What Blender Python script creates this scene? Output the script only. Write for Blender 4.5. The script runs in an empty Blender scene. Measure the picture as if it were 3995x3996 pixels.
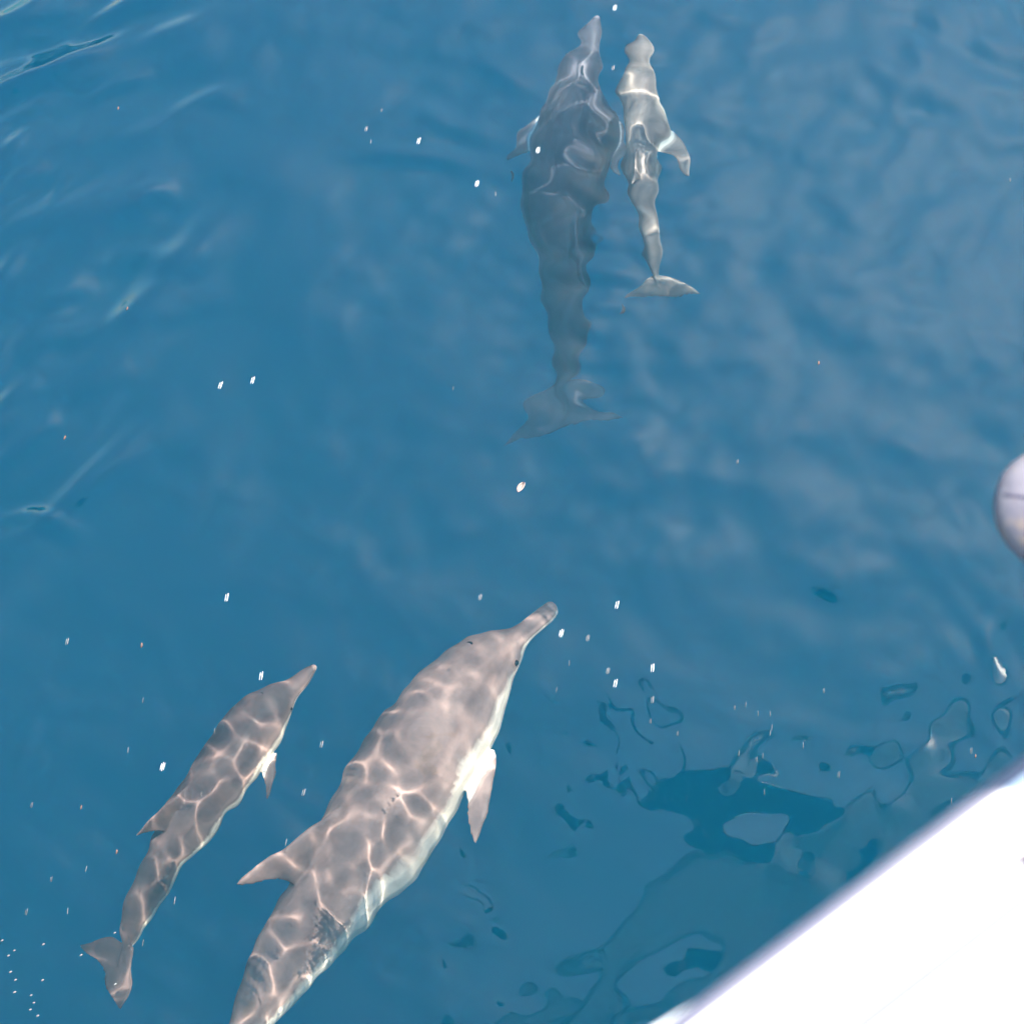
import bpy, bmesh, math, random
import numpy as np
from mathutils import Vector, Matrix

sc = bpy.context.scene
COL = sc.collection
rad = math.radians

# ------------------------------------------------------------------ camera
CAM_H, PITCH, FOV = 4.8, 71.0, 36.0
cam = bpy.data.cameras.new('camera')
camo = bpy.data.objects.new('camera', cam)
COL.objects.link(camo)
camo.location = (0, 0, CAM_H)
camo.rotation_euler = (rad(90 - PITCH), 0, 0)
cam.sensor_fit = 'HORIZONTAL'
cam.angle = rad(FOV)
cam.clip_start = 0.05
cam.clip_end = 6000
cam.dof.use_dof = True
cam.dof.focus_distance = 5.05
cam.dof.aperture_fstop = 2.1
sc.camera = camo

# ------------------------------------------------------------------ sky and sun
SUN_EL, SUN_AZ = 58.0, 34.0            # azimuth from +Y towards +X
world = bpy.data.worlds.new('World')
sc.world = world
world.use_nodes = True
wn = world.node_tree
bg = wn.nodes['Background']
sky = wn.nodes.new('ShaderNodeTexSky')
sky.sky_type = 'NISHITA'
sky.sun_disc = False
sky.sun_elevation = rad(SUN_EL)
sky.sun_rotation = rad(SUN_AZ)
sky.dust_density = 0.55
sky.air_density = 1.7
wn.links.new(sky.outputs[0], bg.inputs[0])
bg.inputs[1].default_value = 0.15
sun = bpy.data.lights.new('sun', 'SUN')
sun.energy = 5.0
sun.angle = rad(0.53)
sun.color = (1.0, 0.88, 0.74)
suno = bpy.data.objects.new('sun', sun)
COL.objects.link(suno)
SUND = Vector((math.cos(rad(SUN_EL)) * math.sin(rad(SUN_AZ)),
               math.cos(rad(SUN_EL)) * math.cos(rad(SUN_AZ)), math.sin(rad(SUN_EL))))
suno.rotation_euler = SUND.to_track_quat('Z', 'Y').to_euler()
suno.location = SUND * 30
sun.cycles.is_caustics_light = True
sun.cycles.use_multiple_importance_sampling = False

sc.view_settings.view_transform = 'Standard'
sc.view_settings.look = 'None'
sc.view_settings.gamma = 1
sc.view_settings.exposure = 1.95
sc.cycles.use_denoising = True
sc.cycles.caustics_reflective = False
sc.cycles.caustics_refractive = True
sc.cycles.max_bounces = 12
sc.cycles.transmission_bounces = 8
sc.cycles.volume_bounces = 4
sc.cycles.diffuse_bounces = 3
sc.cycles.glossy_bounces = 3
sc.cycles.blur_glossy = 0.0

# ------------------------------------------------------------------ helpers
FL = 0.5 / math.tan(rad(FOV / 2))
FWD = Vector((0, math.cos(rad(PITCH)), -math.sin(rad(PITCH))))
UPV = Vector((0, math.sin(rad(PITCH)), math.cos(rad(PITCH))))
CAMP = Vector((0, 0, CAM_H))
IOR = 1.333


def ray(px, py):
    """direction of the view ray through a point of the photograph (3995 px frame)"""
    u = (px / 3995 - 0.5) / FL
    v = (0.5 - py / 3995) / FL
    return (FWD + Vector((u, 0, 0)) + UPV * v).normalized()


def at(px, py, z=0.0):
    d = ray(px, py)
    return CAMP + d * ((z - CAM_H) / d.z)


def under(px, py, depth):
    """real position, at that depth, of something seen through calm water"""
    d = ray(px, py)
    s = CAMP + d * (-CAM_H / d.z)
    h = Vector((d.x, d.y, 0)) / IOR
    t = Vector((h.x, h.y, -math.sqrt(1 - h.length_squared)))
    return s + t * (depth / -t.z)


def obj(name, me, mat=None, parent=None, smooth=True):
    if isinstance(me, bmesh.types.BMesh):
        bm = me
        me = bpy.data.meshes.new(name)
        bmesh.ops.recalc_face_normals(bm, faces=bm.faces)
        bm.to_mesh(me)
        bm.free()
    if smooth:
        me.shade_smooth()
    o = bpy.data.objects.new(name, me)
    COL.objects.link(o)
    if mat:
        me.materials.append(mat)
    if parent:
        o.parent = parent
    return o


def empty(name, loc):
    o = bpy.data.objects.new(name, None)
    COL.objects.link(o)
    o.location = loc
    return o


def tag(o, label=None, cat=None, group=None, kind=None):
    if label:
        o['label'] = label
    if cat:
        o['category'] = cat
    if group:
        o['group'] = group
    if kind:
        o['kind'] = kind
    return o


class NT:
    """small node-tree writer"""
    def __init__(self, name):
        self.m = bpy.data.materials.new(name)
        self.m.use_nodes = True
        self.t = self.m.node_tree
        self.p = self.t.nodes.get('Principled BSDF')
        self.o = self.t.nodes.get('Material Output')

    def n(self, kind, **kw):
        nd = self.t.nodes.new(kind)
        for k, v in kw.items():
            setattr(nd, k, v)
        return nd

    def l(self, a, b):
        self.t.links.new(a, b)

    def noise(self, scale, detail=4, rough=0.55, vec=None):
        nd = self.n('ShaderNodeTexNoise')
        nd.inputs['Scale'].default_value = scale
        nd.inputs['Detail'].default_value = detail
        nd.inputs['Roughness'].default_value = rough
        if vec is None:
            vec = self.n('ShaderNodeTexCoord').outputs['Object']
        self.l(vec, nd.inputs['Vector'])
        return nd.outputs['Fac']

    def ramp(self, fac, stops):
        r = self.n('ShaderNodeValToRGB')
        el = r.color_ramp.elements
        while len(el) < len(stops):
            el.new(0.5)
        for e, (p, c) in zip(el, stops):
            e.position = p
            e.color = tuple(c) + (1,) if len(c) == 3 else c
        self.l(fac, r.inputs[0])
        return r.outputs[0]

    def mix(self, fac, a, b, mode='MIX'):
        m = self.n('ShaderNodeMix', data_type='RGBA', blend_type=mode)
        for i, v in ((0, fac), (6, a), (7, b)):
            if hasattr(v, 'is_output'):
                self.l(v, m.inputs[i])
            elif i == 0:
                m.inputs[0].default_value = v
            else:
                m.inputs[i].default_value = tuple(v) + (1,)
        return m.outputs[2]

    def bump(self, h, strength=0.2, dist=0.01):
        b = self.n('ShaderNodeBump')
        b.inputs['Strength'].default_value = strength
        b.inputs['Distance'].default_value = dist
        self.l(h, b.inputs['Height'])
        self.l(b.outputs[0], self.p.inputs['Normal'])


def catmull(pts, n):
    p = [pts[0] * 2 - pts[1]] + pts + [pts[-1] * 2 - pts[-2]]
    dense = []
    for i in range(len(pts) - 1):
        a, b, c, d = p[i:i + 4]
        for k in range(24):
            t = k / 24
            dense.append(0.5 * ((2 * b) + (c - a) * t + (2 * a - 5 * b + 4 * c - d) * t * t
                                + (3 * b - a - 3 * c + d) * t ** 3))
    dense.append(pts[-1])
    acc = [0]
    for a, b in zip(dense, dense[1:]):
        acc.append(acc[-1] + (b - a).length)
    out = []
    j = 0
    for i in range(n):
        s = acc[-1] * i / (n - 1)
        while j < len(acc) - 2 and acc[j + 1] < s:
            j += 1
        f = (s - acc[j]) / max(acc[j + 1] - acc[j], 1e-9)
        out.append(dense[j].lerp(dense[j + 1], f))
    return out, acc[-1]


# ------------------------------------------------------------------ water
def make_water():
    step = 0.0078

    def axis(lo, hi, far):
        a = list(np.arange(lo, hi + 1e-6, step))
        s, x = step, hi
        up = []
        while x < far:
            s *= 1.13
            x += s
            up.append(x)
        s, x = step, lo
        dn = []
        while x > -far:
            s *= 1.13
            x -= s
            dn.append(x)
        return np.array(dn[::-1] + a + up)
    xs = axis(-2.15, 2.15, 2500)
    ys = axis(-0.4, 4.1, 2500)
    X, Y = np.meshgrid(xs, ys)

    def outside(lo, hi, A):
        return np.maximum(np.maximum(lo - A, A - hi), 0)
    D = np.hypot(outside(-2.15, 2.15, X), outside(-0.4, 4.1, Y))
    Z = np.zeros_like(X)

    def warp(scale, amp, seed):
        r = np.random.default_rng(seed)
        w = np.zeros_like(X)
        for _ in range(7):
            a = r.uniform(0, 6.283)
            k = 6.283 / (scale * r.uniform(0.7, 1.5))
            w += np.sin(k * (X * math.cos(a) + Y * math.sin(a)) + r.uniform(0, 6.283))
        return amp * w / math.sqrt(7)

    def band(lam, slope, n, direction=None, spread=3.1416, mask=1.0, crest=0.0, fade=1.0, bend=0.0, seed=0):
        """a train of waves: wavelength, rms slope, number of components; crest > 0 makes narrow crests"""
        rng = np.random.default_rng(int(lam * 10000) + 31 * n + seed)
        Zb = np.zeros_like(X)
        wx = warp(1.8, bend, rng.integers(1e6)) if bend else 0.0
        wy = warp(1.8, bend, rng.integers(1e6)) if bend else 0.0
        for _ in range(n):
            L = lam * rng.uniform(0.72, 1.35)
            a = rng.uniform(0, 6.283) if direction is None else direction + rng.normal(0, spread)
            K = 6.283 / L
            ph = K * ((X + wx) * math.cos(a) + (Y + wy) * math.sin(a)) + rng.uniform(0, 6.283)
            h = (np.exp(crest * (np.sin(ph) - 1)) - math.exp(-crest) * np.i0(crest)) / crest if crest else np.sin(ph)
            Zb += slope * 1.414 / math.sqrt(n) / K * h
        return Zb * mask * np.exp(-(D / fade) ** 2)

    def blob(cx, cy, rx, ry, ang=0.0):
        dx, dy = X - cx, Y - cy
        c, s = math.cos(ang), math.sin(ang)
        u, v = (dx * c + dy * s) / rx, (-dx * s + dy * c) / ry
        return np.exp(-(u * u + v * v))

    def spot(px, py, rx, ry, ang=0.0):
        p = at(px, py)
        return blob(p.x, p.y, rx, ry, ang)
    patch = 0.8 + 0.45 * np.clip(warp(0.9, 0.6, 21), -1, 1)
    near = spot(1000, 3330, 0.90, 0.66)
    pair = spot(2350, 700, 0.6, 1.1)
    FINE = band(0.085, 0.022, 30, mask=patch, fade=0.5)
    Z += FINE
    uneven = np.clip(0.75 + warp(0.40, 0.45, 77), 0.10, 1.5)
    Z += band(0.078, 0.064, 30, direction=0.25, spread=0.95, mask=near * uneven, fade=0.5, bend=0.02)
    Z += band(0.130, 0.034, 20, direction=0.3, spread=0.9, mask=near * np.clip(1.4 - uneven, 0, 1.2), fade=0.5, bend=0.01)
    Z += band(0.12, 0.072, 20, direction=rad(95), spread=0.6, mask=pair, fade=0.5, bend=0.02)
    MED = band(0.17, 0.040, 30, mask=patch + 0.3 * near + 0.6 * pair, fade=0.8, bend=0.03)
    Z += MED
    Z += band(0.36, 0.042, 24, mask=1.0, fade=2, bend=0.05)
    Z += band(0.90, 0.028, 16, fade=6)
    Z += band(3.0, 0.012, 8, fade=40)
    Z += band(14., 0.020, 6, fade=400)
    # steeper wavelets at the far left, crests running towards the upper right
    Z += band(0.24, 0.42, 8, direction=rad(125), spread=0.24, mask=spot(300, 200, 1.05, 0.48, 0.70), crest=1.1, bend=0.12)
    Z += band(0.30, 0.36, 8, direction=rad(140), spread=0.25, mask=spot(-60, 1500, 0.40, 1.1), crest=1.3, bend=0.10)
    Z += band(0.38, 0.32, 8, direction=rad(125), spread=0.3, mask=spot(500, 1300, 0.7, 1.1), crest=1.2, bend=0.08)

    def ridge(line, w, slope):
        """one short steep wavelet: a crest line with a smaller trough on each side"""
        pts, _ = catmull([at(x * 3995 / 1932, y * 3995 / 1932) for x, y in line], 18)
        P = np.array([(p.x, p.y) for p in pts])
        lo, hi = P.min(0) - 5 * w, P.max(0) + 5 * w
        sel = (X > lo[0]) & (X < hi[0]) & (Y > lo[1]) & (Y < hi[1])
        x, y = X[sel], Y[sel]
        best = np.full(x.shape, 1e9)
        tt = np.zeros_like(x)
        for i in range(len(P) - 1):
            e = P[i + 1] - P[i]
            t = np.clip(((x - P[i, 0]) * e[0] + (y - P[i, 1]) * e[1]) / (e @ e), 0, 1)
            d = np.hypot(x - P[i, 0] - t * e[0], y - P[i, 1] - t * e[1])
            u = d < best
            best[u] = d[u]
            tt[u] = (i + t[u]) / (len(P) - 1)
        taper = np.sin(np.pi * np.clip(0.04 + 0.92 * tt, 0, 1)) ** 0.9
        wid = w * (0.7 + 0.6 * tt)
        Z[sel] += slope * w * taper * np.cos(1.3 * best / wid) * np.exp(-(best / (1.7 * wid)) ** 2)
    for line, w, sl in [
            ([(-40, 215), (30, 180), (75, 158), (115, 148), (165, 122), (235, 92)], .030, .42), ([(150, 85), (200, 55), (250, 28), (310, 8), (380, -6)], .026, .40),
            ([(60, 175), (110, 150), (200, 105), (275, 62)], .020, .34), ([(170, 205), (215, 182), (245, 168), (300, 146)], .020, .26),
            ([(0, 120), (60, 90), (120, 70), (180, 30)], .024, .26), ([(0, 60), (50, 40), (110, 10), (150, -10)], .024, .24),
            ([(100, 395), (125, 355), (150, 335), (180, 318)], .020, .30), ([(-15, 730), (2, 690), (15, 655), (45, 620)], .022, .38),
            ([(65, 675), (105, 648), (150, 640), (230, 605), (295, 565)], .030, .24), ([(-10, 930), (20, 880), (55, 835), (85, 812)], .026, .36),
            ([(60, 850), (90, 815), (120, 795)], .018, .26), ([(-10, 985), (50, 974), (90, 984), (160, 1016)], .018, .34),
            ([(120, 960), (190, 900), (235, 860), (290, 800)], .030, .20), ([(0, 480), (40, 440), (90, 420), (150, 390)], .028, .22),
            ([(180, 520), (260, 490), (330, 500), (390, 470)], .030, .18), ([(20, 300), (60, 260), (110, 240)], .022, .24),
            ([(640, 310), (740, 300), (850, 312), (905, 322), (975, 326)], .024, .26), ([(905, 135), (950, 155), (985, 168), (1010, 165)], .024, .24),
            ([(730, 240), (800, 225), (880, 260), (960, 290)], .030, .16), ([(1220, 60), (1290, 42), (1370, 50), (1450, 60)], .028, .18),
            ([(1870, 20), (1895, 70), (1915, 100), (1940, 125)], .022, .22), ([(1875, 1165), (1855, 1215), (1868, 1270), (1900, 1330)], .022, .20),
            ([(-20, 160), (40, 128), (90, 118), (150, 95)], .022, .30), ([(60, 60), (110, 45), (170, 10)], .020, .30),
            ([(250, 120), (310, 85), (380, 60)], .022, .22), ([(-10, 270), (30, 235), (70, 215), (130, 190)], .024, .28),
            ([(-10, 420), (20, 380), (50, 350), (100, 320)], .024, .28), ([(-15, 560), (20, 520), (45, 480), (80, 460)], .024, .28),
            ([(230, 420), (290, 380), (340, 370)], .024, .20), ([(330, 230), (400, 200), (470, 205)], .026, .18),
            ([(80, 600), (130, 560), (190, 545)], .022, .24), ([(-10, 800), (15, 770), (40, 750), (90, 720)], .024, .28),
            ([(320, 620), (400, 570), (450, 560)], .028, .17), ([(150, 760), (210, 720), (260, 700)], .026, .20),
            ([(1130, 1000), (1190, 930), (1240, 900)], .034, .16), ([(30, 1440), (55, 1400), (75, 1360)], .016, .24)]:
        ridge(line, w * 1.6, sl * (1.05 if line[0][0] < 500 else 0.7))
    # a lens-shaped swell that gathers the sun on the large dolphin's back
    lp = under(1551, 3102, 0.36) + Vector((0.56, 0.83, 0)) * 0.155
    Z += 0.010 * blob(lp.x, lp.y, 0.055, 0.065)
    Z += band(0.13, 0.12, 10, direction=rad(15), spread=0.35, mask=spot(3930, 2500, 0.22, 0.5), bend=0.04)
    Z += band(0.22, 0.09, 10, direction=rad(60), spread=0.6, mask=spot(3850, 250, 0.45, 0.5), bend=0.06)
    Z += band(0.30, 0.035, 12, mask=spot(3300, 1400, 0.6, 1.2), bend=0.06)
    # the wake of the hull leans the surface a little
    g = at(2450, 3700)
    Z += ((X - g.x) * 0.004 + (Y - g.y) * -0.008) * blob(g.x, g.y, 0.75, 0.45, 0.25)
    # the surface is slicker in the lee of the hull
    lee = spot(2600, 3600, 0.55, 0.42, 0.3)
    Z -= lee * (0.75 * FINE + 0.55 * MED)

    ny, nx = X.shape
    top = np.stack([X, Y, Z], -1).reshape(-1, 3)
    idx = np.arange(nx * ny).reshape(ny, nx)
    q = np.stack([idx[:-1, :-1], idx[:-1, 1:], idx[1:, 1:], idx[1:, :-1]], -1).reshape(-1, 4)
    me = bpy.data.meshes.new('water')
    me.vertices.add(len(top))
    me.vertices.foreach_set('co', top.ravel().astype(np.float32))
    me.loops.add(q.size)
    me.loops.foreach_set('vertex_index', q.ravel().astype(np.int32))
    me.polygons.add(len(q))
    me.polygons.foreach_set('loop_start', (np.arange(len(q)) * 4).astype(np.int32))
    me.update(calc_edges=True)
    me.shade_smooth()
    return me


def water_material():
    b = NT('sea_water')
    b.t.nodes.remove(b.p)
    g = b.n('ShaderNodeBsdfGlass')
    g.inputs['Roughness'].default_value = 0.0
    g.inputs['IOR'].default_value = IOR
    b.l(g.outputs[0], b.o.inputs['Surface'])
    return b.m


def haze_material():
    """the blue of the sea: particles that scatter, water that swallows red"""
    b = NT('sea_haze')
    b.t.nodes.remove(b.p)
    s = b.n('ShaderNodeVolumeScatter')
    s.inputs['Color'].default_value = (0.10, 0.99, 0.97, 1)
    s.inputs['Density'].default_value = 0.115
    s.inputs['Anisotropy'].default_value = 0.0
    a = b.n('ShaderNodeVolumeAbsorption')
    a.inputs['Color'].default_value = (0.40, 0.795, 0.885, 1)
    a.inputs['Density'].default_value = 0.54
    ad = b.n('ShaderNodeAddShader')
    b.l(s.outputs[0], ad.inputs[0])
    b.l(a.outputs[0], ad.inputs[1])
    b.l(ad.outputs[0], b.o.inputs['Volume'])
    return b.m


water = obj('water', make_water(), water_material(), smooth=False)
water.cycles.is_caustics_caster = True
tag(water, 'clear blue sea water with soft ripples over the dolphins', 'water', kind='structure')

bm = bmesh.new()
bmesh.ops.create_cube(bm, size=1, matrix=Matrix.Translation((0, 0, -12.9)) @ Matrix.Diagonal((4600, 4600, 26.0, 1)))
haze = obj('haze', bm, haze_material(), smooth=False)
tag(haze, 'blue haze filling the depth of the sea', 'haze', kind='stuff')

fb = NT('deep_floor')
fb.l(fb.ramp(fb.noise(0.15), [(0.3, (0.02, 0.05, 0.07)), (0.7, (0.05, 0.09, 0.10))]), fb.p.inputs['Base Color'])
fb.p.inputs['Roughness'].default_value = 1.0
bm = bmesh.new()
bmesh.ops.create_grid(bm, x_segments=60, y_segments=60, size=2400)
for v in bm.verts:
    v.co.z = -25 + 0.6 * math.sin(v.co.x * 0.013) * math.cos(v.co.y * 0.011)
floor = obj('seabed', bm, fb.m)
tag(floor, 'dark deep sea bed far below the water', 'sea bed', kind='structure')


# ------------------------------------------------------------------ dolphins
PROFILE = [  # t, half height, half width, centre offset (towards the back)
    (0.000, .004, .004, -.016), (0.006, .010, .010, -.016), (0.030, .0158, .0160, -.015),
    (0.060, .0195, .0200, -.013), (0.080, .024, .025, -.010), (0.095, .030, .030, -.005),
    (0.115, .040, .038, .000), (0.145, .052, .049, .003), (0.19, .067, .062, .003),
    (0.25, .081, .076, .001), (0.33, .088, .083, .0), (0.42, .089, .083, .0),
    (0.50, .085, .076, .001), (0.60, .074, .060, .002), (0.70, .059, .042, .003),
    (0.80, .043, .026, .002), (0.88, .030, .016, .0), (0.94, .020, .011, .0),
    (0.975, .012, .011, .0), (1.0, .005, .006, .0)]


def lerp_profile(t):
    for a, b in zip(PROFILE, PROFILE[1:]):
        if t <= b[0]:
            f = (t - a[0]) / (b[0] - a[0])
            f = f * f * (3 - 2 * f) * 0.35 + f * 0.65
            return [a[i] + (b[i] - a[i]) * f for i in (1, 2, 3)]
    return PROFILE[-1][1:]


def loft(bm, rings):
    vs = [[bm.verts.new(p) for p in r] for r in rings]
    n = len(vs[0])
    for a, b in zip(vs, vs[1:]):
        for i in range(n):
            bm.faces.new((a[i], a[(i + 1) % n], b[(i + 1) % n], b[i]))
    bm.faces.new(vs[0][::-1])
    bm.faces.new(vs[-1])


def fin(bm, root, chord, span, thick, c0, length, th, sweep, c_pow=1.0, tip=0.12, n=12, curl=0.0, th_min=0.0, c_exp=1.6):
    """a lens-section fin: chord points backwards, span points outwards"""
    rings = []
    for i in range(n + 1):
        s = i / n
        c = c0 * ((1 - s ** c_exp) ** c_pow * (1 - tip) + tip * math.sqrt(max(1 - s ** 6, 0.02)))
        th_s = max(th * (1 - 0.8 * s), th_min) * (1 if i < n else 0.6)
        cen = root + span * (length * s) + chord * (sweep * s ** 1.5) + thick * (curl * s * s)
        r = []
        for k in range(12):
            a = 6.2832 * k / 12
            x = math.cos(a)
            r.append(cen + chord * (c * 0.5 * (x + (1 if sweep >= 0 else 0) * 0.0)) + thick * (th_s * 0.5 * math.sin(a) * (1.0 - 0.35 * x)))
        rings.append(r)
    loft(bm, rings)


def dolphin_material(name, dark, mid, pale):
    b = NT(name)
    at_ = b.n('ShaderNodeAttribute', attribute_name='belly')
    c = b.n('ShaderNodeTexCoord').outputs['Object']
    n1 = b.noise(6, 7, 0.7, c)
    n2 = b.noise(45, 3, 0.6, c)
    ad = b.n('ShaderNodeMath', operation='MULTIPLY_ADD')
    b.l(n1, ad.inputs[0])
    ad.inputs[1].default_value = 0.58
    b.l(at_.outputs['Fac'], ad.inputs[2])
    col = b.ramp(ad.outputs[0], [(0.22, dark), (0.58, mid), (0.80, mid), (1.05 - 0.05, pale)])
    col = b.mix(0.35, col, b.ramp(n2, [(0.35, (0.62, 0.62, 0.62)), (0.7, (1, 1, 1))]), 'MULTIPLY')
    b.l(col, b.p.inputs['Base Color'])
    b.p.inputs['Roughness'].default_value = 0.55
    b.p.inputs['Specular IOR Level'].default_value = 0.15
    b.bump(n2, 0.15, 0.003)
    return b.m


eye_mat = NT('eye')
eye_mat.p.inputs['Base Color'].default_value = (0.01, 0.01, 0.012, 1)
eye_mat.p.inputs['Roughness'].default_value = 0.15


def make_dolphin(label, pts, back, mat, voxel, fluke_tilt=0.0, fluke_turn=0.0, pect=(40, 40), fin_h=0.085, girth=1.0,
                 fluke_span=0.125, fin_t=0.53, pect_t=0.285, fluke_c=0.105, pect_len=0.128):
    N = 61
    spine, L = catmull([under(*p) for p in pts], N)
    back = Vector(back).normalized()
    fr = []
    for i in range(N):
        f = (spine[max(i - 1, 0)] - spine[min(i + 1, N - 1)]).normalized()   # towards the head
        u = (back - f * back.dot(f)).normalized()
        fr.append((f, u, f.cross(u)))
    bm = bmesh.new()
    stations = sorted(set([p[0] for p in PROFILE] + [i / 60 for i in range(61)]))

    def frame(t):
        x = min(max(t, 0), 1) * (N - 1)
        i = min(int(x), N - 2)
        k = x - i
        F, U, R = (fr[i][j].lerp(fr[i + 1][j], k).normalized() for j in range(3))
        return spine[i].lerp(spine[i + 1], k), F, U, R
    rings, cent = [], []
    for t in stations:
        P, F, U, R = frame(t)
        h, w, o = (v * L * g for v, g in zip(lerp_profile(t), (girth, girth, 1)))
        C = P + U * o
        cent.append((C, U, R, h, w, t))
        rings.append([C + U * (h * math.sin(a) * (1.0 if math.sin(a) > 0 else 0.96)) + R * (w * math.cos(a))
                      for a in (6.2832 * k / 24 for k in range(24))])
    loft(bm, rings)
    # dorsal fin
    P, F, U, R = frame(fin_t)
    h = lerp_profile(fin_t)[0] * L * girth
    fin(bm, P + U * (h * 0.80), -F, U, R, 0.170 * L, (fin_h + 0.02) * L, 0.022 * L, 0.125 * L, c_pow=1.0, tip=0.09, th_min=2.4 * voxel, c_exp=1.15, n=16)
    # flippers
    P, F, U, R = frame(pect_t)
    h, w, _ = (v * L * girth for v in lerp_profile(pect_t))
    for s, ang in ((1, pect[0]), (-1, pect[1])):
        a = rad(ang)
        sp = (R * s * math.cos(a) - U * math.sin(a) * 0.85 - F * 0.60).normalized()
        tk = sp.cross(F).normalized()
        ch = (-F - sp * (-F).dot(sp)).normalized()
        fin(bm, P + R * (s * w * 0.72) - U * (h * 0.45), ch, sp, tk, 0.066 * L * (pect_len / 0.128), pect_len * L, 0.018 * L, 0.060 * L, c_pow=0.9, tip=0.18, th_min=2.4 * voxel)
    # flukes
    P, F, U, R = frame(0.965)
    rot = Matrix.Rotation(rad(fluke_tilt), 3, F)
    yaw = Matrix.Rotation(rad(fluke_turn), 3, U)
    R2, U2 = (rot @ (yaw @ R)), rot @ U
    F2 = (yaw @ F)
    for s in (1, -1):
        fin(bm, P - R2 * (s * 0.004 * L), -F2, R2 * s, U2, fluke_c * L, fluke_span * L, 0.020 * L, 0.075 * L, c_pow=0.9, tip=0.13, th_min=2.4 * voxel)
    base = bpy.data.meshes.new('body')
    bmesh.ops.recalc_face_normals(bm, faces=bm.faces)
    bm.to_mesh(base)
    bm.free()
    o = bpy.data.objects.new('dolphin', base)
    COL.objects.link(o)
    md = o.modifiers.new('fuse', 'REMESH')
    md.mode = 'VOXEL'
    md.voxel_size = voxel
    ms = o.modifiers.new('soft', 'SMOOTH')
    ms.factor = 0.5
    ms.iterations = 4
    dg = bpy.context.evaluated_depsgraph_get()
    me = bpy.data.meshes.new_from_object(o.evaluated_get(dg))
    o.modifiers.clear()
    me.materials.clear()
    o.data = me
    me.name = 'dolphin'
    me.materials.append(mat)
    me.shade_smooth()
    n = len(me.vertices)
    co = np.empty(n * 3, dtype=np.float32)
    me.vertices.foreach_get('co', co)
    co = co.reshape(-1, 3)
    C = np.array([c[0][:] for c in cent])
    Uv = np.array([c[1][:] for c in cent])
    Rv = np.array([c[2][:] for c in cent])
    hh = np.array([c[3] for c in cent])
    ww = np.array([c[4] for c in cent])
    tt = np.array([c[5] for c in cent])
    i = np.concatenate([np.argmin(((part[:, None, :] - C[None]) ** 2).sum(-1), 1) for part in np.array_split(co, 40)])
    d = co - C[i]
    a = (d * Uv[i]).sum(1) / hh[i]
    bb = (d * Rv[i]).sum(1) / ww[i]
    t = tt[i]
    wob = 0.10 * np.sin(t * 23 + 1.0) + 0.06 * np.sin(t * 51 + bb * 4)
    line = 0.10 - 0.30 * np.clip(t - 0.40, 0, 1) + wob                     # edge of the dark cape
    e = np.clip((line - a) / 1.05 + 0.40, 0, 1)
    belly = 0.02 + 0.88 * e * e * (3 - 2 * e)
    finny = np.clip((np.hypot(a, bb) - 1.12) / 0.15, 0, 1) * (t > 0.15)
    flip = (t > 0.2) & (t < 0.46) & (a < 0.3)
    belly = belly * (1 - finny) + np.where(flip, 0.10, 0.04) * finny
    belly = np.where(t < 0.016, np.maximum(belly, 0.50), belly)            # pale tip of the beak
    mouth = np.exp(-((a + 0.12) / 0.10) ** 2) * (t < 0.115) * (t > 0.012)
    mask = np.exp(-((a + 0.22) / 0.22) ** 2) * np.exp(-((t - 0.125) / 0.016) ** 2)
    belly = belly * (1 - 0.85 * np.clip(mouth + mask, 0, 1))
    attr = me.attributes.new('belly', 'FLOAT', 'POINT')
    attr.data.foreach_set('value', belly.astype(np.float32))
    o.cycles.is_caustics_receiver = True
    tag(o, label, 'dolphin', 'dolphins swimming beside the boat')
    P, F, U, R = frame(0.128)
    h, w, off = (v * L for v in lerp_profile(0.128))
    hb = bmesh.new()
    bmesh.ops.create_uvsphere(hb, u_segments=14, v_segments=8, radius=1.0)
    P2, F2, U2, R2 = frame(0.155)
    h2, w2, o2 = (v * L for v in lerp_profile(0.155))
    for v in hb.verts:
        x, y, z = v.co
        v.co = P2 + U2 * (o2 + h2 * girth * 0.985 + z * 0.0012 * L) + R2 * (x * 0.0085 * L) + F2 * (y * 0.0024 * L - 0.004 * L * x * x)
    obj('blowhole', hb, eye_mat.m, o)
    for s in (1, -1):
        eb = bmesh.new()
        bmesh.ops.create_uvsphere(eb, u_segments=12, v_segments=8, radius=0.0048 * L)
        c = P + U * (off - 0.25 * h) + R * (s * w * 0.97 * girth)
        bmesh.ops.translate(eb, verts=eb.verts, vec=c)
        obj('eye', eb, eye_mat.m, o)
    return o


S = 3995 / 1932
px = lambda pts: [(x * S, y * S, d) for x, y, d in pts]
m_adult = dolphin_material('dolphin_skin', (0.102, 0.070, 0.066), (0.285, 0.200, 0.175), (0.76, 0.66, 0.54))
m_brown = dolphin_material('dolphin_brown_skin', (0.042, 0.028, 0.030), (0.190, 0.130, 0.112), (0.70, 0.60, 0.48))
m_deep = dolphin_material('dolphin_slate_skin', (0.040, 0.038, 0.052), (0.15, 0.14, 0.16), (0.70, 0.67, 0.62))
m_pale = dolphin_material('dolphin_pale_skin', (0.085, 0.072, 0.072), (0.36, 0.31, 0.26), (0.76, 0.71, 0.58))

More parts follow.
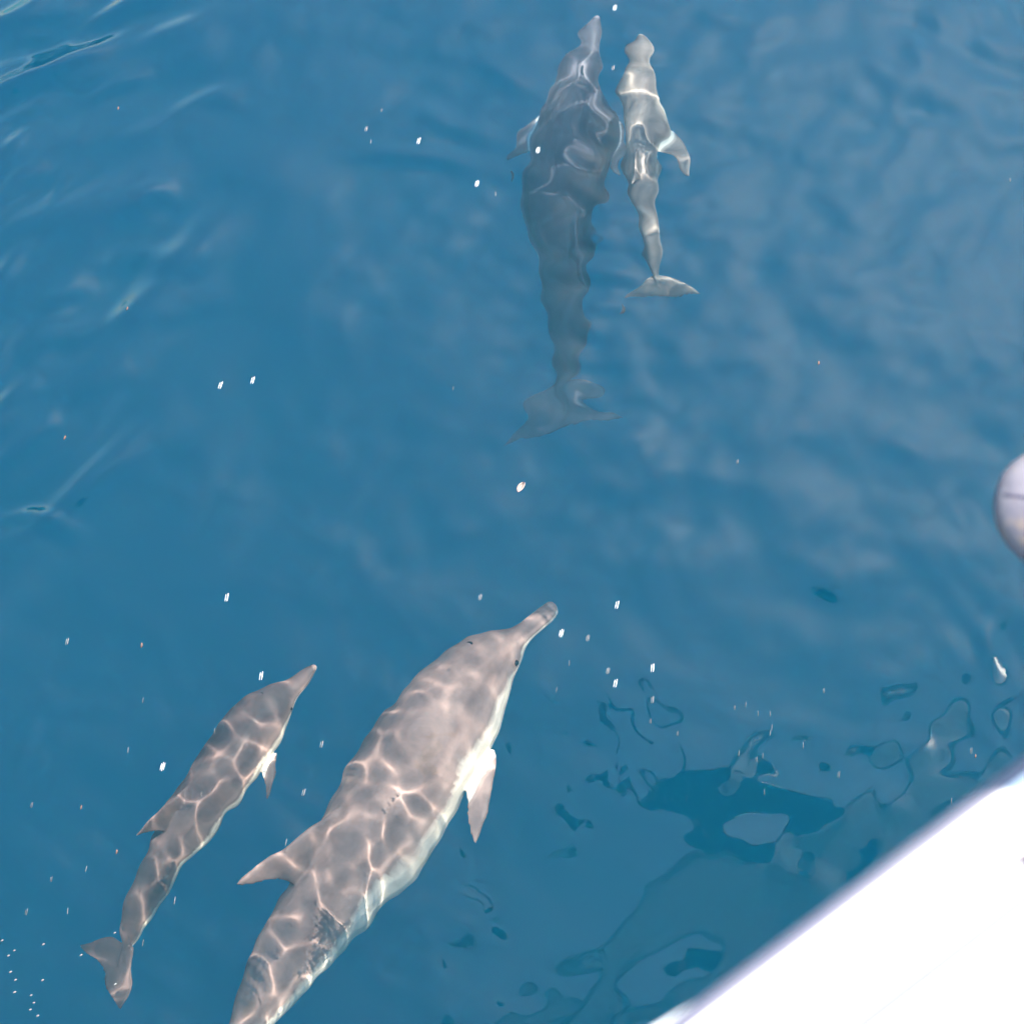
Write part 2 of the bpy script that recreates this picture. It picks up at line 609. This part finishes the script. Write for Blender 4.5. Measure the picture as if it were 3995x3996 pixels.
make_dolphin('large mottled dolphin at lower centre with its pointed back fin leaning left',
             px([(1040, 1130, .56), (962, 1210, .55), (872, 1320, .53), (785, 1450, .52), (700, 1590, .52), (590, 1745, .54),
                 (500, 1890, .56), (425, 2020, .58), (372, 2130, .60)]),
             (-0.56, 0.42, 0.71), m_adult, 0.0055, pect=(35, 40), girth=1.08, fin_h=0.078, fin_t=0.54, pect_t=0.295)
make_dolphin('small brown dolphin at lower left, swimming left of the large one',
             px([(588, 1250, .46), (550, 1285, .48), (500, 1345, .50), (455, 1410, .50), (400, 1490, .50), (350, 1570, .50),
                 (300, 1650, .52), (255, 1730, .56), (228, 1790, .58), (212, 1835, .60)]),
             (-0.42, 0.30, 0.85), m_brown, 0.0036, pect=(35, 35), fluke_turn=-28, fluke_c=0.14, fin_h=0.075)
make_dolphin('large blue grey dolphin at upper centre, its tail flukes fading into deep water',
             px([(1127, 15, .78), (1113, 70, .82), (1098, 130, .88), (1085, 200, .95), (1075, 280, 1.03), (1068, 360, 1.12),
                 (1070, 450, 1.24), (1075, 540, 1.38), (1078, 620, 1.44), (1066, 690, 1.50), (1060, 740, 1.54), (1062, 790, 1.56)]),
             (0.10, 0.25, 0.95), m_deep, 0.0055, pect=(30, 40), girth=1.08, fluke_span=0.155, fluke_c=0.10)
make_dolphin('small pale cream dolphin at upper right of the pair near the top',
             px([(1203, 66, .55), (1204, 95, .57), (1206, 140, .60), (1208, 200, .62), (1212, 270, .64), (1212, 340, .66),
                 (1218, 410, .70), (1228, 460, .74), (1236, 510, .78), (1243, 552, .82)]),
             (-0.30, 0.12, 0.93), m_pale, 0.0040, pect=(12, 80), girth=1.0, fin_h=0.08, fluke_span=0.165, fluke_c=0.095, pect_t=0.42, pect_len=0.16)


# ------------------------------------------------------------------ boat
def gel_material(name, base, stain, rough=0.3):
    b = NT(name)
    f = b.ramp(b.noise(5.5, 6, 0.65), [(0.42, (0, 0, 0)), (0.75, (1, 1, 1))])
    c = b.mix(f, base, stain)
    b.l(c, b.p.inputs['Base Color'])
    b.p.inputs['Roughness'].default_value = rough
    b.bump(b.noise(60, 3), 0.05, 0.002)
    return b.m


white = gel_material('white_gelcoat', (0.80, 0.80, 0.82), (0.72, 0.72, 0.77))
deck_mat = gel_material('deck_paint', (0.74, 0.74, 0.76), (0.62, 0.62, 0.64), 0.6)
stripe_mat = NT('red_pinstripe')
stripe_mat.p.inputs['Base Color'].default_value = (0.035, 0.006, 0.02, 1)

ZG = 3.05
G0 = at(2632, 3996, ZG)
G1 = at(3995, 2972, ZG)
GD = (G1 - G0).normalized()
GN = Vector((GD.y, -GD.x, 0))            # inboard
GSTART, GEND = -6.0, 4.0


def gpt(s, i, z):
    """s along the gunwale towards the bow, i inboard, z above the gunwale"""
    t = max(s - 0.6, 0)
    return G0 + GD * s + GN * (i + 0.055 * t * t) + Vector((0, 0, z))


def sweep(profile, s0, s1, n, closed=True, scale=None):
    bm = bmesh.new()
    rings = []
    for k in range(n + 1):
        s = s0 + (s1 - s0) * k / n
        f = scale(s) if scale else 1.0
        rings.append([gpt(s, i * f, z) for i, z in profile])
    loft(bm, rings)
    return bm


boat = empty('boat', gpt(-1, 1.5, -ZG))
tag(boat, 'white boat bow with broad rounded gunwale at the lower right corner', 'boat')


def to_boat(o):
    o.parent = boat
    o.matrix_parent_inverse = Matrix.Translation(-boat.location)
    return o


def arc(cx, cz, r, a0, a1, n=8):
    return [(cx + r * math.cos(rad(a0 + (a1 - a0) * k / n)), cz + r * math.sin(rad(a0 + (a1 - a0) * k / n))) for k in range(n + 1)]


cap = arc(0.055, -0.055, 0.055, 205, 90, 10) + [(0.16, 0.006), (0.26, 0.008)] + arc(0.40, -0.05, 0.05, 85, -20, 8) + [(0.43, -0.16), (0.05, -0.16)]
to_boat(obj('gunwale', sweep(cap, GSTART, GEND, 60), white))
lip = arc(0.022, -0.075, 0.022, 260, 75, 10) + [(0.06, -0.045), (0.06, -0.12)]
lipbm = bmesh.new()
loft(lipbm, [[gpt(q, i + min(max(-0.006 + 0.10 * q, -0.03), 0.03) if i < 0.05 else i, z) for i, z in lip] for q in [-2.0 + 2.3 * k / 80 for k in range(81)]])
to_boat(obj('rub_rail', lipbm, white))
edge_shade_mat = gel_material('lavender_edge_shade', (0.105, 0.105, 0.150), (0.125, 0.125, 0.165), 0.5)  # soft shading of the rounded gunwale edge, painted as a lavender strip
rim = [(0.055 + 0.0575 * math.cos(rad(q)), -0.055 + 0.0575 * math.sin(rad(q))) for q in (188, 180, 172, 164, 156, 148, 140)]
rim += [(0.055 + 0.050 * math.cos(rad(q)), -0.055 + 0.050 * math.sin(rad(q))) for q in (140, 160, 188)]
to_boat(obj('edge_shade_strip', sweep(rim, GSTART, GEND, 60), edge_shade_mat))
band_shade_mat = gel_material('pale_blue_shade', (0.122, 0.128, 0.142), (0.130, 0.134, 0.146), 0.5)  # faint bluish shading along the rail top, put in as a coloured band
to_boat(obj('shade_band', sweep([(0.085, 0.0015), (0.090, 0.0045), (0.118, 0.0062), (0.123, 0.0035)], GSTART, GEND, 60), band_shade_mat))
hullp = [(0.06, -0.163), (0.12, -0.6), (0.30, -1.6), (0.62, -ZG), (1.1, -ZG - 0.5), (1.6, -ZG - 0.6),
         (2.1, -ZG - 0.5), (2.58, -ZG), (2.9, -1.6), (3.08, -0.6), (3.14, -0.163)]


def hull_mesh():
    bm = bmesh.new()
    rings = []
    for k in range(31):
        s = GSTART + (GEND - GSTART) * k / 30
        t = max(s - 0.6, 0)
        inb = 0.055 * t * t
        half = max(1.54 - inb, 0.05) / 1.54
        rings.append([G0 + GD * s + GN * (1.6 + (i - 1.6) * half) + Vector((0, 0, z)) for i, z in hullp])
    loft(bm, rings)
    return bm


to_boat(obj('hull', hull_mesh(), white))
bm = bmesh.new()
rings = []
for k in range(31):
    s = GSTART + (GEND - 0.4 - GSTART) * k / 30
    t = max(s - 0.6, 0)
    half = max(1.2 - 0.055 * t * t, 0.05)
    rings.append([G0 + GD * s + GN * (1.6 + q * half) + Vector((0, 0, z)) for q, z in ((-1, -0.13), (0, -0.10), (1, -0.13), (1, -0.155), (-1, -0.155))])
loft(bm, rings)
to_boat(obj('deck', bm, deck_mat))


def pinstripe(pixels, w):
    pts, _ = catmull([at(x, y, ZG + 0.0085) for x, y in pixels], 14)
    bm = bmesh.new()
    side = Vector((-0.5, 0.85, 0)) * w
    loft(bm, [[p - side * f, p - side * f * 0.6 + Vector((0, 0, 0.0025)), p + side * f * 0.6 + Vector((0, 0, 0.0025)), p + side * f, p - Vector((0, 0, 0.004))]
              for p, f in ((p, min(1, 0.25 + 0.25 * k)) for k, p in enumerate(pts))])
    to_boat(obj('pinstripe', bm, stripe_mat.m))


pinstripe([(3900, 3380), (3940, 3358), (4100, 3318), (4400, 3260)], 0.006)
pinstripe([(3700, 4066), (3800, 4000), (3995, 3868), (4300, 3660)], 0.006)

# ------------------------------------------------------------------ scuffed float nose at the right edge
b = NT('scuffed_paint')
oc = b.n('ShaderNodeTexCoord').outputs['Object']
f1 = b.ramp(b.noise(11, 7, 0.75, oc), [(0.40, (0, 0, 0)), (0.62, (1, 1, 1))])
f2 = b.ramp(b.noise(17, 6, 0.75, oc), [(0.52, (0, 0, 0)), (0.66, (1, 1, 1))])
c = b.mix(f1, (0.125, 0.116, 0.140), (0.078, 0.074, 0.098))
c = b.mix(f2, c, (0.155, 0.122, 0.10))
b.l(c, b.p.inputs['Base Color'])
b.p.inputs['Roughness'].default_value = 0.5
b.bump(b.noise(30, 4, 0.6, oc), 0.25, 0.004)
seam_mat = NT('dark_seam')
seam_mat.p.inputs['Base Color'].default_value = (0.05, 0.045, 0.075, 1)
rope_mat = NT('rope')
rope_mat.l(rope_mat.ramp(rope_mat.noise(120, 2), [(0.3, (0.25, 0.24, 0.22)), (0.7, (0.5, 0.48, 0.44))]), rope_mat.p.inputs['Base Color'])
FZ = 2.25
tipP = at(3884, 1940, FZ)
AX = (at(3995, 1962, FZ) - tipP).normalized()
AS = Vector((-AX.y, AX.x, 0))
fender = empty('boat_fender', (tipP.x + 0.3, tipP.y, FZ - 0.2))
tag(fender, 'blunt scuffed off white boat fender poking in at the right edge', 'fender')


def to_fender(o):
    o.parent = fender
    o.matrix_parent_inverse = Matrix.Translation(-fender.location)
    return o


FPROF = [(0.63 * x, 0.63 * w) for x, w in (
    (0.0, 0.02), (0.003, 0.045), (0.012, 0.078), (0.03, 0.108), (0.055, 0.134), (0.09, 0.160), (0.14, 0.184), (0.21, 0.202), (0.32, 0.212),
    (0.75, 0.212), (0.86, 0.202), (0.93, 0.184), (0.98, 0.160), (1.015, 0.134), (1.04, 0.10), (1.055, 0.06), (1.06, 0.02))]
bm = bmesh.new()
loft(bm, [[tipP + AX * x + AS * (w * math.cos(a)) + Vector((0, 0, 0.5 * w * math.sin(a))) for a in (6.2832 * k / 40 for k in range(40))] for x, w in FPROF])
to_fender(obj('shell', bm, b.m))
bm = bmesh.new()
path = []
for x, w in FPROF[2:-2]:
    a = rad(93 + 9 * math.sin(x * 5))
    path.append(tipP + AX * x + AS * (w * math.cos(a)) * 1.004 + Vector((0, 0, 0.5 * w * math.sin(a) * 1.004)))
path, _ = catmull(path, 40)
loft(bm, [[p + AS * (0.0035 * math.cos(q)) + Vector((0, 0, 0.002 * math.sin(q))) for q in (6.2832 * k / 6 for k in range(6))] for p in path])
to_fender(obj('seam', bm, seam_mat.m))
for x, sgn in ((0.90, 1),):
    bm = bmesh.new()
    a0 = tipP + AX * 0.665
    b0 = gpt(2.2, 0.02, -0.02)
    pts, _ = catmull([a0, a0.lerp(b0, 0.5) + Vector((0.02, 0, -0.05)), b0], 24)
    loft(bm, [[p + Vector((0.009 * math.cos(q), 0.009 * math.sin(q), 0)) for q in (6.2832 * k / 8 for k in range(8))] for p in pts])
    to_fender(obj('rope', bm, rope_mat.m))

# ------------------------------------------------------------------ people leaning over the rail, seen mirrored in the water
def person_material(shirt, shorts, skin):
    b = NT('person')
    a = b.n('ShaderNodeAttribute', attribute_name='cloth')
    c = b.ramp(a.outputs['Fac'], [(0.0, skin), (0.33, shirt), (0.66, shorts)])
    for n in b.t.nodes:
        if n.type == 'VALTORGB':
            n.color_ramp.interpolation = 'CONSTANT'
    f = b.noise(14, 3)
    c = b.mix(0.3, c, b.ramp(f, [(0.3, (0.6, 0.6, 0.6)), (0.7, (1, 1, 1))]), 'MULTIPLY')
    b.l(c, b.p.inputs['Base Color'])
    b.p.inputs['Roughness'].default_value = 0.8
    b.bump(b.noise(9, 4), 0.4, 0.02)
    return b.m


hair_mat = NT('hair')
hair_mat.l(hair_mat.ramp(hair_mat.noise(60), [(0.3, (0.012, 0.009, 0.007)), (0.7, (0.04, 0.028, 0.02))]), hair_mat.p.inputs['Base Color'])
hair_mat.p.inputs['Roughness'].default_value = 0.6


def capsule(bm, a, b, ra, rb, n=12):
    d = (b - a)
    L = max(d.length, 1e-5)
    d.normalize()
    u = d.orthogonal().normalized()
    v = d.cross(u)
    rings = []
    for k in range(5):
        t = rad(85 * (1 - k / 4))
        rings.append((a - d * (ra * math.sin(t)), ra * math.cos(t)))
    for k in range(5):
        t = rad(85 * k / 4)
        rings.append((b + d * (rb * math.sin(t)), rb * math.cos(t)))
    loft(bm, [[c + u * (r * math.cos(6.2832 * j / n)) + v * (r * math.sin(6.2832 * j / n)) for j in range(n)] for c, r in rings])


def make_person(label, foot, lean_out, reach, mats, height=1.72, side=0.0, arms=((0.5, -0.2), (0.5, -0.2)), head_z=None):
    """foot: (s, i) on the deck; lean_out: how far the head hangs over the water; reach: how far the hands go beyond it"""
    k = height / 1.72
    base = gpt(foot[0], foot[1], -0.10)
    OUT, ALONG, ZV = -GN, GD, Vector((0, 0, 1))

    def p(o, s, z):
        return base + OUT * o + ALONG * s + ZV * z
    J = {}
    pel = p(0.02, 0, 0.90 * k)
    head = p(lean_out, side, head_z or 1.58 * k - 0.16 * lean_out)
    ax = (head - pel).normalized()
    chest = pel.lerp(head, 0.55) + OUT * 0.02
    neck = pel.lerp(head, 0.80)
    bm = bmesh.new()
    tags = []

    def cap(a, b, ra, rb, cloth):
        capsule(bm, a, b, ra, rb)
        tags.append((a, b, max(ra, rb), cloth))
    wide = ALONG
    front = wide.cross(ax).normalized()
    if front.dot(OUT) < 0:
        front = -front
    for s in (-1, 1):
        cap(pel + wide * (0.07 * s), chest + wide * (0.085 * s), 0.115, 0.125, 1)
        cap(chest + wide * (0.02 * s), neck + wide * (0.10 * s), 0.12, 0.075, 1)
        hip, knee, ank = pel + wide * (0.09 * s) - ax * 0.03, p(0.05, 0.10 * s, 0.48 * k), p(-0.03, 0.11 * s, 0.08)
        cap(hip, hip.lerp(knee, 0.8), 0.095, 0.075, 2)
        cap(hip.lerp(knee, 0.75), knee, 0.068, 0.056, 0)
        cap(knee, ank, 0.058, 0.040, 0)
        cap(ank - ZV * 0.04, p(0.15, 0.13 * s, 0.03), 0.035, 0.028, 0)
        sh = neck + wide * (0.185 * s) - ax * 0.02
        fo, dz = arms[0 if s < 0 else 1]
        wr = sh + OUT * fo * 0.9 + ZV * (dz) + wide * (0.06 * s)
        el = sh.lerp(wr, 0.5) - ZV * 0.09 + wide * (0.07 * s)
        cap(sh, sh.lerp(el, 0.7), 0.058, 0.048, 1)
        cap(sh.lerp(el, 0.6), el, 0.045, 0.040, 0)
        cap(el, wr, 0.042, 0.028, 0)
        hd = (wr - el).normalized()
        hx = hd.cross(ZV).normalized()
        palm = wr + hd * 0.075
        for q in (-1.5, -0.5, 0.5, 1.5):
            kn = palm + hx * (0.019 * q)
            cap(wr + hx * (0.010 * q), kn, 0.016, 0.012, 0)
            m1 = kn + hd * 0.035 - ZV * 0.012
            cap(kn, m1, 0.010, 0.009, 0)
            cap(m1, m1 + hd * (0.034 - 0.005 * abs(q)) - ZV * 0.024, 0.009, 0.008, 0)
        th = wr + hd * 0.025 - hx * (0.024 * s)
        cap(th, th + hd * 0.035 - hx * (0.028 * s), 0.013, 0.011, 0)
        cap(th + hd * 0.035 - hx * (0.028 * s), th + hd * 0.062 - hx * (0.030 * s) - ZV * 0.01, 0.011, 0.009, 0)
    cap(neck, head, 0.055, 0.055, 0)
    look = (OUT * 0.9 - ZV * 0.45).normalized()
    crown = (ax - look * ax.dot(look)).normalized()
    cap(head + look * 0.015 + crown * 0.015, head + crown * 0.13, 0.075, 0.085, 0)
    cap(head + look * 0.05 - crown * 0.01, head + look * 0.055 + crown * 0.06, 0.045, 0.055, 0)
    cap(head + look * 0.105 + crown * 0.06, head + look * 0.118 + crown * 0.03, 0.010, 0.015, 0)
    for s in (-1, 1):
        cap(head + wide * (0.082 * s) + crown * 0.07, head + wide * (0.088 * s) + crown * 0.04, 0.016, 0.012, 0)
    me0 = bpy.data.meshes.new('person')
    bmesh.ops.recalc_face_normals(bm, faces=bm.faces)
    bm.to_mesh(me0)
    bm.free()
    o = bpy.data.objects.new('person', me0)
    COL.objects.link(o)
    md = o.modifiers.new('fuse', 'REMESH')
    md.mode = 'VOXEL'
    md.voxel_size = 0.009
    ms = o.modifiers.new('soft', 'SMOOTH')
    ms.iterations = 3
    me = bpy.data.meshes.new_from_object(o.evaluated_get(bpy.context.evaluated_depsgraph_get()))
    o.modifiers.clear()
    o.data = me
    me.shade_smooth()
    me.materials.clear()
    me.materials.append(mats)
    co = np.empty(len(me.vertices) * 3, dtype=np.float32)
    me.vertices.foreach_get('co', co)
    co = co.reshape(-1, 3)
    best = np.full(len(co), 1e9)
    val = np.zeros(len(co), dtype=np.float32)
    for a, b, r, cl in tags:
        A, B = np.array(a), np.array(b)
        t = np.clip(((co - A) @ (B - A)) / max(((B - A) ** 2).sum(), 1e-9), 0, 1)
        dd = np.linalg.norm(co - (A + t[:, None] * (B - A)), axis=1) - r
        u = dd < best
        best[u] = dd[u]
        val[u] = (0.1, 0.45, 0.9)[cl]
    me.attributes.new('cloth', 'FLOAT', 'POINT').data.foreach_set('value', val)
    tag(o, label, 'person', 'people on the boat')
    hb = bmesh.new()
    bmesh.ops.create_icosphere(hb, subdivisions=4, radius=0.105)
    hc = head + crown * 0.105 - look * 0.022
    rr = random.Random(len(label))
    for v in hb.verts:
        n = v.co.normalized()
        v.co *= 1.0 + 0.04 * math.sin(n.x * 31 + n.z * 17) * math.sin(n.y * 27) + rr.uniform(-.015, .015)
        if n.dot(look) > 0.35 and n.dot(crown) < 0.25:
            v.co *= 0.72
        v.co += hc
    obj('hair', hb, hair_mat.m, o)
    for s in (-1, 1):
        eb = bmesh.new()
        bmesh.ops.create_uvsphere(eb, u_segments=10, v_segments=6, radius=0.0075)
        bmesh.ops.translate(eb, verts=eb.verts, vec=head + look * 0.098 + crown * 0.065 + wide * (0.032 * s))
        obj('eye', eb, eye_mat.m, o)
    return o


skin = (0.42, 0.24, 0.15)
make_person('person in dark shirt leaning far over the rail, mirrored in the water', (1.42, 0.14), 0.72, 0.4,
            person_material((0.02, 0.025, 0.03), (0.03, 0.03, 0.04), skin), side=-0.42, arms=((0.45, 0.02), (0.55, -0.25)), head_z=1.05)
make_person('person in green shirt standing upright behind the rail, mirrored beside the hull', (1.95, 0.50), 0.12, 0.3,
            person_material((0.02, 0.05, 0.035), (0.02, 0.02, 0.03), skin), height=1.74, side=0.0, arms=((0.20, -0.30), (0.20, -0.3)))
make_person('person in navy shirt at the rail, hands raised to the face', (-0.30, 0.34), 0.10, 0.3,
            person_material((0.015, 0.02, 0.05), (0.05, 0.045, 0.04), skin), height=1.80, side=0.0, arms=((0.16, 0.22), (0.16, 0.22)))

# ------------------------------------------------------------------ foam flecks and drifting bits
def foam_material(name, v):
    f = NT(name)
    f.l(f.ramp(f.noise(400, 2), [(0.3, (v * 0.85, v * 0.88, v * 0.9)), (0.7, (v, v, v))]), f.p.inputs['Base Color'])
    f.p.inputs['Roughness'].default_value = 0.35
    return f


foam, foam_thin, foam_faint = foam_material('foam', 0.55), foam_material('thin_foam', 0.15), foam_material('faint_foam', 0.075)
brown = NT('brown_bit')
brown.l(brown.ramp(brown.noise(200, 2), [(0.3, (0.04, 0.018, 0.012)), (0.7, (0.08, 0.04, 0.028))]), brown.p.inputs['Base Color'])


def fleck_mesh(name, cells, mat):
    bm = bmesh.new()
    for x, y, w, l in cells:
        bmesh.ops.create_icosphere(bm, subdivisions=2, radius=1.0,
                                   matrix=Matrix.Translation((x, y, 0)) @ Matrix.Diagonal((w, l, 0.5 * w + 0.001, 1)))
    me = bpy.data.meshes.new(name)
    bm.to_mesh(me)
    bm.free()
    me.shade_smooth()
    me.materials.append(mat.m)
    return me


wv = np.empty(len(water.data.vertices) * 3, dtype=np.float32)
water.data.vertices.foreach_get('co', wv)
wv = wv.reshape(-1, 3)


def put_on_water(me, name, px_, py_, turn, size):
    p = at(px_, py_)
    for _ in range(3):
        j = np.argmin((wv[:, 0] - p.x) ** 2 + (wv[:, 1] - p.y) ** 2)
        p = at(px_, py_, float(wv[j, 2]))
    j = np.argmin((wv[:, 0] - p.x) ** 2 + (wv[:, 1] - p.y) ** 2)
    o = bpy.data.objects.new(name, me)
    COL.objects.link(o)
    o.location = (p.x, p.y, float(wv[j, 2]) + 0.002)
    o.rotation_euler = (0, 0, turn)
    o.scale = (size,) * 3
    return o


rnd = random.Random(5)
PAIR = [(-0.0032, -0.001, 0.0010, 0.0125), (0.0026, 0.001, 0.0015, 0.0135)]
TRIPLE = [(-0.0046, 0.0, 0.0009, 0.011), (0.0, 0.001, 0.0012, 0.014), (0.0042, 0.002, 0.0008, 0.012)]
double = [fleck_mesh('fleck', PAIR, foam), fleck_mesh('fleck', TRIPLE, foam)]
dim = [fleck_mesh('fleck', PAIR, foam_thin), fleck_mesh('fleck', TRIPLE, foam_thin)]
single = [fleck_mesh('fleck', [(0.0, 0.0, 0.0010, 0.012)], foam_thin), fleck_mesh('fleck', [(-0.0022, 0, 0.0008, 0.010), (0.0022, 0.001, 0.0010, 0.012)], foam_faint),
          fleck_mesh('fleck', [(0.0, 0.0, 0.0010, 0.012)], foam_faint)]
drop = fleck_mesh('drop', [(0, 0, 0.0022, 0.0045)], foam_thin)
bit = fleck_mesh('bit', [(0, 0, 0.0022, 0.010), (0.003, 0.001, 0.0016, 0.008)], brown)

for x, y, big, where in [
        (1160, 15, 2, 'right of the highest beak at the top edge'), (1157, 128, 1, 'between the two upper dolphins'),
        (691, 243, 1, 'leftmost of the flecks left of the upper dolphin'), (790, 266, 2, 'midway left of the upper dolphin'),
        (1015, 284, 2, 'over the upper dolphin left flank'), (900, 347, 2, 'nearest left of the upper dolphin'),
        (416, 727, 2, 'left one of two alone at mid left'), (477, 718, 2, 'right one of two alone at mid left'),
        (428, 1128, 2, 'alone above the small lower left dolphin'), (906, 1128, 1, 'left of the large lower dolphin beak tip'),
        (1164, 1142, 2, 'highest one right of the large lower dolphin beak'), (1059, 1196, 2, 'just under the large lower dolphin beak tip'),
        (1231, 1261, 2, 'rightmost one of those below the large beak'), (1161, 1290, 2, 'lowest bright one below the large beak'),
        (127, 1211, 1, 'alone at the left below mid height'), (493, 1276, 2, 'touching the small lower left dolphin head'),
        (307, 1448, 2, 'left of the small lower left dolphin'), (607, 1405, 1, 'upper one between the two lower dolphins'),
        (573, 1496, 1, 'lower one between the two lower dolphins'), (1231, 1321, 1, 'dim, under the rightmost one below the large beak'),
        (1147, 1267, 1, 'dim, beside the lowest bright one below the large beak'), (1109, 1205, 1, 'dim, second from the large beak tip')]:
    o = put_on_water((dim, double)[big == 2][rnd.randrange(2)], 'foam_fleck', x * S, y * S, rad(-10 + rnd.uniform(-5, 5)), (0.75, 0.9, 1.1)[big])
    tag(o, 'paired foam fleck ' + where, 'foam', 'paired foam flecks')
for x, y in [(700, 267), (1074, 1252), (1050, 1302), (1227, 1362), (1278, 1385), (1386, 1336), (1407, 1330), (1430, 1347), (1453, 1347),
             (1456, 1374), (1453, 1384), (1427, 1434), (1439, 1427), (1515, 1407), (1582, 1463), (1394, 1422), (1554, 1304), (1442, 1496),
             (1832, 1418), (1795, 1512), (1905, 340), (270, 1322), (242, 1416), (60, 1520), (935, 366), (720, 208), (855, 733), (1391, 872),
             (163, 1640), (330, 1700), (128, 1720), (97, 1660), (640, 1560), (540, 1590), (405, 1380), (380, 1500), (50, 1722), (270, 1780)]:
    o = put_on_water(single[rnd.randrange(3)], 'foam_fleck', x * S, y * S, rad(-5 + rnd.uniform(-5, 5)), rnd.uniform(0.7, 1.05))
    tag(o, 'thin faint single streak of foam among the scattered flecks', 'foam', 'thin foam streaks')
for x, y in [(9, 3671), (170, 3686), (34, 3730), (57, 3710), (167, 3826), (58, 3873), (122, 3885), (133, 3914), (119, 3941), (148, 3965),
             (317, 3728), (449, 3641), (450, 3842), (42, 3794), (61, 3825)]:
    o = put_on_water(drop, 'spray_drop', x, y, rad(-62 + rnd.uniform(-10, 10)), rnd.uniform(0.6, 1.2))
    tag(o, 'tiny white spray drop near the small dolphin tail, lower left corner', 'drop', 'spray drops at the lower left')
for (x, y), where in zip([(267, 1218), (240, 582), (122, 826), (223, 204), (1544, 685), (1840, 1427), (220, 1608), (153, 1524)],
                         ['above the small dolphin at lower left', 'on the open water at left', 'near the left edge', 'among the streaks at the top left',
                          'on the open water at right', 'beside the white gunwale', 'beside the small dolphin tail', 'left of the small dolphin']):
    o = put_on_water(bit, 'drifting_bit', x * S, y * S, rad(-8 + rnd.uniform(-8, 8)), rnd.uniform(0.6, 0.95))
    tag(o, 'tiny reddish brown bit drifting ' + where, 'debris', 'brown drifting bits')

petal = NT('petal')
petal.l(petal.ramp(petal.noise(60, 3), [(0.35, (0.10, 0.060, 0.052)), (0.65, (0.20, 0.155, 0.135))]), petal.p.inputs['Base Color'])
bm = bmesh.new()
rows = []
for i in range(9):
    t = i / 8
    w = 0.0105 * math.sin(math.pi * (0.06 + 0.9 * t)) ** 0.7
    rows.append([Vector((w * q + 0.006 * t * t, 0.040 * (t - 0.5), 0.006 * q * q - 0.004 * t * t)) for q in (-1, -0.5, 0, 0.5, 1)])
rings = [r + [v - Vector((0, 0, 0.0012)) for v in r[::-1]] for r in rows]
loft(bm, rings)
me = bpy.data.meshes.new('petal')
bmesh.ops.recalc_face_normals(bm, faces=bm.faces)
bm.to_mesh(me)
bm.free()
me.materials.append(petal.m)
me.shade_smooth()
o = put_on_water(me, 'drifting_leaf', 2030, 1900, rad(-22), 1.0)
tag(o, 'pale pink curled leaf adrift below the upper dolphin tail flukes', 'leaf')
